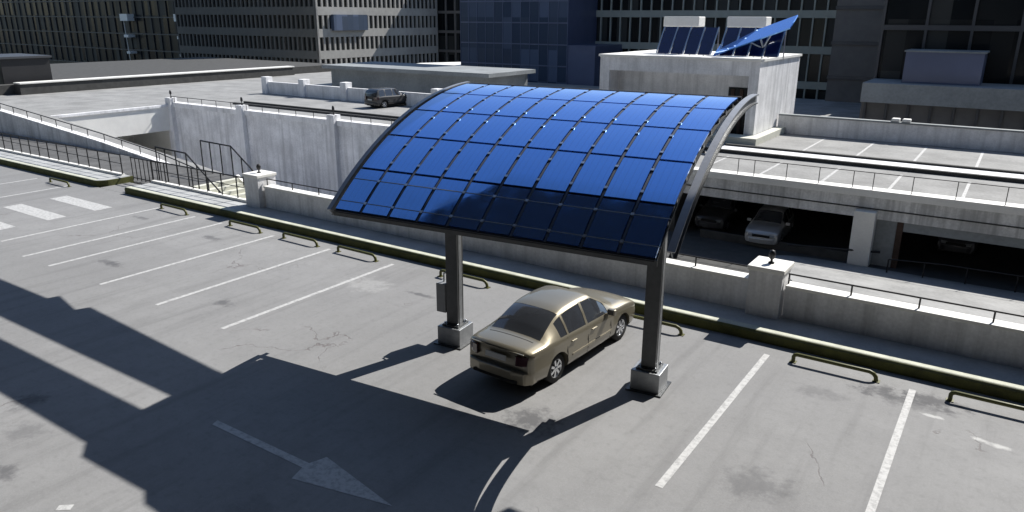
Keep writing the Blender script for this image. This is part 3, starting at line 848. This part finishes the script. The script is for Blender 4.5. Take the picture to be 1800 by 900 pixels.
for i in range(8):
    x = -12.9 + i * 2.85
    rel(MB().sheet([(x, 34.7), (x + .13, 34.7), (x + .13, 40.2), (x, 40.2)], .016), P5).build('bay_line', M['paint'], d2)
    rel(MB().sheet([(x, 44.6), (x + .13, 44.6), (x + .13, 50.2), (x, 50.2)], .016), P5).build('bay_line', M['paint'], d2)
    rel(MB().box(x + .6, x + 2.2, 35.3, 35.45, .014, .13), P5).build('wheel_block', M['asph'], d2)
# garage inside
struct(MB().box(-14.2, 40, 22.3, 60, -3.4, -3.0), 'garage_floor', M['asph'])
crv = [(-7.9 + 1.9 * (1 - math.cos(a)), 32.3 + 1.6 * math.sin(a)) for a in [i * math.pi / 2 / 8 for i in range(9)]]
dq = [(-4.0, 22.3), (-6.4, 28)] + crv + [(40, 33.9), (40, 22.3)]
zq = lambda y: -2.97 + max(0, 33.9 - y) * .17
struct(MB().add([(x, y, -2.99) for x, y in dq] + [(x, y, zq(y)) for x, y in dq], [tuple(range(len(dq)))[::-1], tuple(range(len(dq), 2 * len(dq)))] + [(i, (i + 1) % len(dq), (i + 1) % len(dq) + len(dq), i + len(dq)) for i in range(len(dq))]), 'driveway', M['deck'])
struct(MB().box(-30, 40, 18.1, 22.3, -6, -3.2), 'service_yard', M['deck'])
struct(MB().box(-58.4, -14.3, 26.6, 36.1, -6.5, -5.9), 'bounce_yard', M['white'])  # pale yard added to bounce light onto the deck wall
rel(MB().box(-14.1, 40, 52, 52.3, -3, -.95), P5).build('rear_wall', M['asph'], d2)
rel(MB().box(-14.19, -13.4, 34.45, 52, -6, -.953), P5).build('side_wall', M['asph'], d2)
rel(MB().box(-5.2, -4.35, 33.95, 34.8, -6, -.6), P5).build('column', M['whiteled'], d2, .02)
rel(MB().box(-4.34, -3.55, 34.5, 35.2, -3, -.953), P5).build('column', M['ledge'], d2)
rel(MB().box(-3.54, -3.3, 34.45, 34.7, -3, -.953), P5).build('shutter_frame', M['brown'], d2)
rel(MB().box(-3.29, 40, 34.47, 34.9, -1.35, -.953), P5).build('beam', M['ledge'], d2)
for x in (8.0, 20.0): rel(MB().box(x, x + .85, 33.95, 34.8, -6, -.953), P5).build('column', M['white'], d2)
rel(MB().tube([(-7.6, 33.2, -2.35), (-4, 34.3, -2.35)], .05, 6), P5).build('guard_rail', M['black'], d2)
rel(MB().box(-12, -5.3, 34.3, 34.42, -3, -2.6), P5).build('low_barrier', M['asph'], d2)
# driveway guard rail along the curve
gr = empty('driveway_rail', (-2, 30, -3), 0, 'thin dark guard rail curving along the pale driveway below the parapet', 'guard rail')
cp_ = [(-3.5, 33.1), (-1.5, 33.6), (3, 33.75), (12, 33.8)]
MB().tube([(x + 2, y - 30, .75) for x, y in cp_], .03, 6).build('rail', M['black'], gr)
for x, y in [(-3.5, 33.1), (-2.2, 33.45), (-.7, 33.64), (1, 33.7), (3, 33.75), (5, 33.76)]:
    MB().tube([(x + 2, y - 30, 0), (x + 2, y - 30, .75)], .035, 6).build('rail_post', M['black'], gr)
# rear parapet of the right deck
r3 = empty('parapet_wall', (5, 51, 0), 0, 'long grey shaded parapet at the back of the right deck', 'parapet wall')
MB().box(-18.2, 40, 0, .35, .014, 1.15).build('wall', M['white'], r3)
MB().box(-18.2, 40, -.06, .4, 1.153, 1.25).build('coping', M['ledge'], r3)
for x in (-11.5, -10.9): MB().box(x, x + .45, .0, .5, 1.255, 1.45).build('roof_lamp', M['whiteled'], r3, .05)

# ------------------------------------------------------------------ white stair building with roof plant
wb_ = empty('rooftop_building', (-18.5, 50, 0), 0, 'pale windowless rooftop building carrying solar racks behind the carport', 'building')
MB().box(-5.4, 5.2, -2.6, 5.2, .014, 4.75).box(-5.4, -4.7, -4, -2.6, .014, 4.75).box(4.6, 5.2, -4, -2.6, .014, 4.75).build('wall', M['white'], wb_)
MB().box(-4.69, 4.59, -3.99, -2.603, 3.9, 4.747).build('front_beam', M['white'], wb_)
MB().box(-5.5, 5.3, -4.1, 5.3, 4.753, 4.9).build('roof', M['whiteled'], wb_)
for x in (3.2, 3.75, 4.25): MB().box(x, x + .2, -2.75, -2.605, .05, 3.0).build('louvre', M['brown'], wb_)
MB().box(3.0, 4.58, -2.66, -2.607, .05, 3.1).build('doorway', M['bglass'], wb_)
struct(MB().box(-16.5, -12.7, 44.6, 45.95, .014, .42), 'plinth', M['paleplate'])
struct(MB().box(-13.25, -12.7, 45.95, 51, .014, .42), 'plinth', M['paleplate'])
def pv_rack(cxx, n, label, yy=47.2):
    t = empty('solar_rack', (cxx, yy, 4.9), 0, label, 'solar rack', 'solar racks on the pale rooftop building')
    w = .78
    for i in range(n):
        x = (i - (n - 1) / 2) * (w + .12)
        p = MB()
        p.add([(x - w / 2, 0, .15), (x + w / 2, 0, .15), (x + w / 2 + .0, 1.15, 1.75), (x - w / 2, 1.15, 1.75),
               (x - w / 2, .04, .11), (x + w / 2, .04, .11), (x + w / 2, 1.19, 1.71), (x - w / 2, 1.19, 1.71)],
              [(0, 1, 2, 3), (4, 5, 6, 7), (0, 1, 5, 4), (1, 2, 6, 5), (2, 3, 7, 6), (3, 0, 4, 7)])
        p.build('solar_panel', M['pv'], t)
    for i in range(n + 1):
        x = (i - n / 2) * (w + .12)
        MB().bar((x, -.02, .14), (x, 1.16, 1.78), .07, .05).build('frame_rail', M['alu'], t)
        MB().bar((x, 1.2, 0), (x, 1.2, 1.72), .06).build('leg', M['alu'], t)
    return t
pv_rack(-18.4, 4, 'left tilted rack of four dark blue solar panels on the rooftop building', 46.6)
pv_rack(-14.3, 4, 'right tilted rack of dark blue solar panels under the raised blue table', 46.6)
def plant_box(x, y, label):
    t = empty('rooftop_unit', (x, y, 4.9), 0, label, 'ventilation unit', 'pale ventilation units behind the solar racks')
    MB().box(-1.25, 1.25, -.6, .6, 1.75, 2.4).build('casing', M['whiteled'], t, .05)
    for dx in (-1, 1): MB().box(dx - .06, dx + .06, -.5, .5, 0, 1.7).build('leg', M['ledge'], t)
plant_box(-20.0, 50.5, 'pale boxy ventilation unit behind the left solar rack')
plant_box(-15.6, 50.5, 'pale boxy ventilation unit behind the raised blue solar table')
tb = empty('solar_table', (-13.9, 47.0, 4.9), 0, 'raised bright blue solar table on a forked pale post', 'solar table')
pa = MB().obox((-.2, 0, 1.3), (2.2, 0, .83), (0, .7, .36), Vector((-.03, -.035, .08)) * .4)
pa.build('panel', M['panel'], tb)
MB().obox((-.2, 0, 1.24), (2.2, 0, .83), (0, .03, 0), (0, 0, .03)).build('spine', M['alu'], tb)
MB().tube([(.35, 0, 0), (.35, 0, .7), (.1, 0, 1.3)], .06, 8).build('post', M['alu'], tb)
MB().tube([(.35, 0, .6), (-.7, 0, 1.05)], .045, 8).build('strut', M['alu'], tb)
MB().tube([(.35, 0, .6), (.95, 0, 1.7)], .045, 8).build('strut', M['alu'], tb)

# ------------------------------------------------------------------ background buildings
def facade(t, ox, oy, dirx, width, z0, nf, fh, bay, pier, band, mt, glass, recess=.35, wincap=100, start=0):
    """grid facade: ox,oy start, dirx unit (2D) along; outward normal is to the right-hand side of dirx"""
    dx, dy = dirx; nx, ny = dy, -dx
    nb = int(width / bay); bay = width / nb
    loc = t.location
    def P(s, d, z): return (ox + dx * s + nx * d - loc.x, oy + dy * s + ny * d - loc.y, z - loc.z)
    def slab(mb, s0, s1, d0, d1, za, zb):
        vs = [P(s, d, z) for z in (za, zb) for d in (d0, d1) for s in (s0, s1)]
        mb.add(vs, [(0, 2, 3, 1), (4, 5, 7, 6), (0, 1, 5, 4), (2, 6, 7, 3), (0, 4, 6, 2), (1, 3, 7, 5)])
    fb = MB()
    for k in range(nf + 1): slab(fb, 0, width, 0, recess, z0 + k * fh - band / 2, z0 + k * fh + band / 2)
    fb.build('floor_band', mt, t)
    pr = MB()
    for i in range(nb + 1): slab(pr, i * bay - pier / 2, i * bay + pier / 2, .0, recess - .02, z0, z0 + nf * fh)
    pr.build('piers', mt, t)
    wins = []
    for k in range(nf):
        for i in range(nb):
            za = z0 + k * fh + band / 2 + .02; zb = z0 + (k + 1) * fh - band / 2 - .02
            wins.append((abs(za + fh / 2 - 5), i, za, zb))
    wins.sort()
    for w_ in wins[:wincap]:
        m_ = MB(); slab(m_, w_[1] * bay + pier / 2 + .01, (w_[1] + 1) * bay - pier / 2 - .01, .01, .05, w_[2], w_[3]); m_.build('window', glass, t)
    if wins[wincap:]:
        m_ = MB()
        for w_ in wins[wincap:]: slab(m_, w_[1] * bay + pier / 2 + .01, (w_[1] + 1) * bay - pier / 2 - .01, .01, .05, w_[2], w_[3])
        tag(m_.build('window', glass, t), kind='stuff')

def tower(name, x0, x1, y0, y1, z1, mt, label, cat='building'):
    t = empty(name, ((x0 + x1) / 2, y0, -6), 0, label, cat)
    lx = t.location
    MB().box(x0 - lx.x, x1 - lx.x, 0, y1 - y0, 0, z1 + 6).build('wall', mt, t)
    return t
# grey stone block: lit flank faces +x, front shade put into its darker stone
b3 = tower('stone_building', -139, -100, 90, 121, 20, M['bgreydark'], 'grey stone office building with rows of narrow dark windows, left of centre')
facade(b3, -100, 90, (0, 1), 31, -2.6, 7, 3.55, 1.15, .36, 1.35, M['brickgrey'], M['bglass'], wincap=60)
facade(b3, -139, 90, (1, 0), 39, -2.6, 7, 3.55, 1.15, .36, 1.35, M['shadegrey'], M['bglass'], wincap=40)
MB().box(19.6, 19.95 + .5, 3, 11, 8.6 + 2.3, 8.6 + 4.9).build('blue_bay_window', M['blglass'], b3)
# dark brown slot between
b4 = tower('brown_building', -112, -84, 122, 140, 20, M['bgreydark'], 'narrow dark brown building between the stone building and the slate blue tower')
facade(b4, -112, 122, (1, 0), 28, -3, 6, 3.7, 2.2, .3, .5, M['bgreydark'], M['bglass'], wincap=20)
# slate blue tower
b5 = tower('slate_tower', -59.6, -44.3, 77, 95, 20, M['slate'], 'slate blue panel clad tower behind the carport roof')
l5 = b5.location
MB().box(15.3 / 2, 15.3 / 2 + 3.6, 0, 12, 0, 10.2).build('annex', M['slate'], b5)
facade(b5, -59.6, 77, (1, 0), 15.3, -3, 10, 2.4, 1.27, .06, .12, M['slatejoint'], M['blglass'], recess=.12, wincap=90)
# grey green grid building
b6 = tower('office_building', -47.5, -15.5, 84, 100, 20, M['bgreydark'], 'office building with a pale grey green window grid behind the rooftop solar racks')
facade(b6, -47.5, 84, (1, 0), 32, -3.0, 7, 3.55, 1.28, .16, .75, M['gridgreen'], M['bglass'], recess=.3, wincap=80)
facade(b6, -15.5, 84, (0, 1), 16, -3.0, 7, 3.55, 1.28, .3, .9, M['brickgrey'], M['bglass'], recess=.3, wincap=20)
# dark slim tower
b7 = tower('dark_tower', -15.2, -9.6, 74, 88, 22, M['bgreydark'], 'slim dark tower right of the grey green grid building')
jt = MB()
for k in range(9): jt.box(-2.85, 2.85, -.12, -.002, 2 + k * 3.0, 2.3 + k * 3.0)
jt.build('floor_lines', M['blackledge'], b7)
for k in range(7): MB().box(2.2, 3.1, -.35, -.13, 3 + k * 3.0, 4 + k * 3).build('balcony', M['ledge'], b7)
# right podium building
b8 = tower('podium_building', -9.4, 30, 62, 80, 10.6, M['blackwall'], 'black building with pale concrete ledges at the upper right')
facade(b8, -9.4, 62, (1, 0), 39.4, -5, 4, 3.88, 2.8, .18, .35, M['blackledge'], M['bglass'], recess=.25, wincap=60)
lb = b8.location
def b8box(nm, x0, x1, y0, y1, z0, z1, mt): MB().box(x0 - lb.x, x1 - lb.x, y0 - 62, y1 - 62, z0 + 6, z1 + 6).build(nm, mt, b8)
b8box('ledge', -9.4, 30, 57, 61.7, 1.75, 3.05, M['ledge'])
b8box('ledge_wall', -9.4, 30, 57.6, 61.7, -6, 1.74, M['bgreydark'])
b8box('lower_ledge', -9.4, 30, 56.2, 57.57, -1.0, -.1, M['ledge'])
b8box('glass_box', -7.2, -2.6, 58.5, 61.7, 3.053, 5.1, M['slate'])
b8box('box_coping', -7.3, -2.5, 58.4, 61.7, 5.103, 5.2, M['ledge'])
for i in range(9): b8box('mullion', -9.2 + i * 1.35, -9.05 + i * 1.35, 57.45, 57.59, -.05, 1.7, M['blackledge'])
# far left black glass building
b1 = tower('black_glass_building', -300, -146, 100, 125, 24, M['blackwall'], 'black glass building with thin floor lines at the upper left')
facade(b1, -300, 100, (1, 0), 154, -4, 8, 3.6, 3.0, .05, .24, M['blackledge'], M['bglass'], recess=.3, wincap=60)
facade(b1, -146, 100, (0, 1), 25, -4, 8, 3.6, 3.0, .12, .28, M['blackledge'], M['bglass'], recess=.3, wincap=20)
b2 = tower('dark_block', -152, -128, 118, 135, 24, M['blackwall'], 'dark block with pale floor lines between the black glass and stone buildings')
facade(b2, -152, 118, (1, 0), 24, -4, 8, 3.5, 2.6, .14, .32, M['blackledge'], M['bglass'], recess=.3, wincap=60)
# white slabs standing in for bright window reflections on the black glass building
for px, yy, s in ((-172.5, 99.0, 1.0), (-151.5, 98.6, .7)):
    bt = empty('reflection_slabs', (px, yy, -6), 0, 'stack of white slabs standing in for bright reflections on the black glass building, the ' + ('left wider' if s == 1 else 'right narrower') + ' one', 'slab stack', 'white slabs standing in for reflections')
    for k, (w, h) in enumerate(((1.0, .5), (1.3, .55), (1.8, .6), (3.0, 1.5))):
        MB().box(-w * s * .5, w * s * .5, -.8, .9, 1.2 + k * 3.6, 1.2 + k * 3.6 + h).build('balcony', M['whiteled'], bt)  # white slabs stand in for bright reflections in the glass
    MB().bar((-.5, -.2, 0), (-1.2 * s, -.2, 13.4), .12).build('stay', M['whiteled'], bt)

# ------------------------------------------------------------------ unseen blocks added to cast shade, dim the sky and be mirrored
# added unseen plates, cut to throw the long notched shadow band on the aisle
ZB = 34.0
def sh2w(x, y): return (x + KX * ZB, y + KY * ZB)
fp = empty('added_shadow_plates', (0, 41, ZB), 0, 'unseen shadow plates added high above the right deck', 'shadow caster')
def dk(poly):
    q = [sh2w(*p) for p in poly]
    MB().prism([(a, b - 41) for a, b in q], 0, .35).build('shadow_plate', M['ledge'], fp)
dk([(-23.6, 7.6), (-12.95, 7.6), (-12.45, 7.6), (-12.45, 8.45), (-13.1, 8.47), (-13.3, 8.47), (-19.1, 8.87), (-19.25, 8.56), (-20.6, 8.84), (-20.6, 8.56), (-23.6, 8.56)])
dk([(-12.85, 6.65), (-12.2, 6.65), (-12.3, 7.595), (-12.95, 7.595)])
dk([(-23.6, 5.76), (-12.6, 5.75), (-12.2, 5.48), (-10.4, 5.53), (-10.1, 5.35), (-9.36, 5.32), (-8, 4.9), (2.5, 4.9), (2.5, 8.1), (-5.5, 8.14), (-5.3, 7.24), (-9.05, 6.9), (-9.8, 6.62), (-12.0, 6.5), (-12.2, 6.645), (-23.6, 6.645)])  # near edge shaped to shade the dark part of the lowest panel row
rt = tower('added_side_tower', 12.3, 26, 36, 48, 38, M['ledge'], 'unseen concrete tower added on the right to carry the shadow plates')  # unseen tower added only to carry the shadow plates
facade(rt, 12.3, 36, (1, 0), 13.7, -3, 10, 3.9, 1.9, .5, 1.3, M['ledge'], M['bglass'], recess=.3, wincap=30)
# added tower behind the camera, roof shaped to mirror dark in the lowest panels
bt = tower('added_mirror_tower', -30, 12, -34, -14, 29.9, M['blackwall'], 'unseen dark tower added behind the camera, its wide roof mirrored in the panels')
facade(bt, 12, -14, (-1, 0), 42, -3, 8, 3.9, 2.0, .2, .5, M['blackwall'], M['bglass'], recess=.3, wincap=30)
MB().prism([(-35.5 + 9, 20), (9 + 9, 20), (9 + 9, 48.4), (-10.5 + 9, 48.2), (-22.2 + 9, 46.9)], 36.0, 36.8).build('mirrored_slab', M['blackwall'], bt)  # added slab, outline cut to fit the dark panel reflection

east = tower('added_sky_blocker', 16, 40, -34, 30, 34, M['blackwall'], 'unseen dark block added right of the lot to cut sky light')  # unseen block added to cut sky light from the right
facade(east, 16, 30, (0, -1), 64, -3, 9, 3.9, 3.0, .3, .8, M['blackwall'], M['bglass'], recess=.3, wincap=30)
west = tower('added_sky_blocker', -110, -62, -60, 9, 40, M['blackwall'], 'unseen dark block added left of the lot to cut sky light')  # unseen block added to cut sky light from the left
facade(west, -62, -60, (0, 1), 69, -3, 10, 3.9, 3.0, .3, .8, M['blackwall'], M['bglass'], recess=.3, wincap=30)
scn.render.engine = 'CYCLES'
scn.cycles.max_bounces = 8
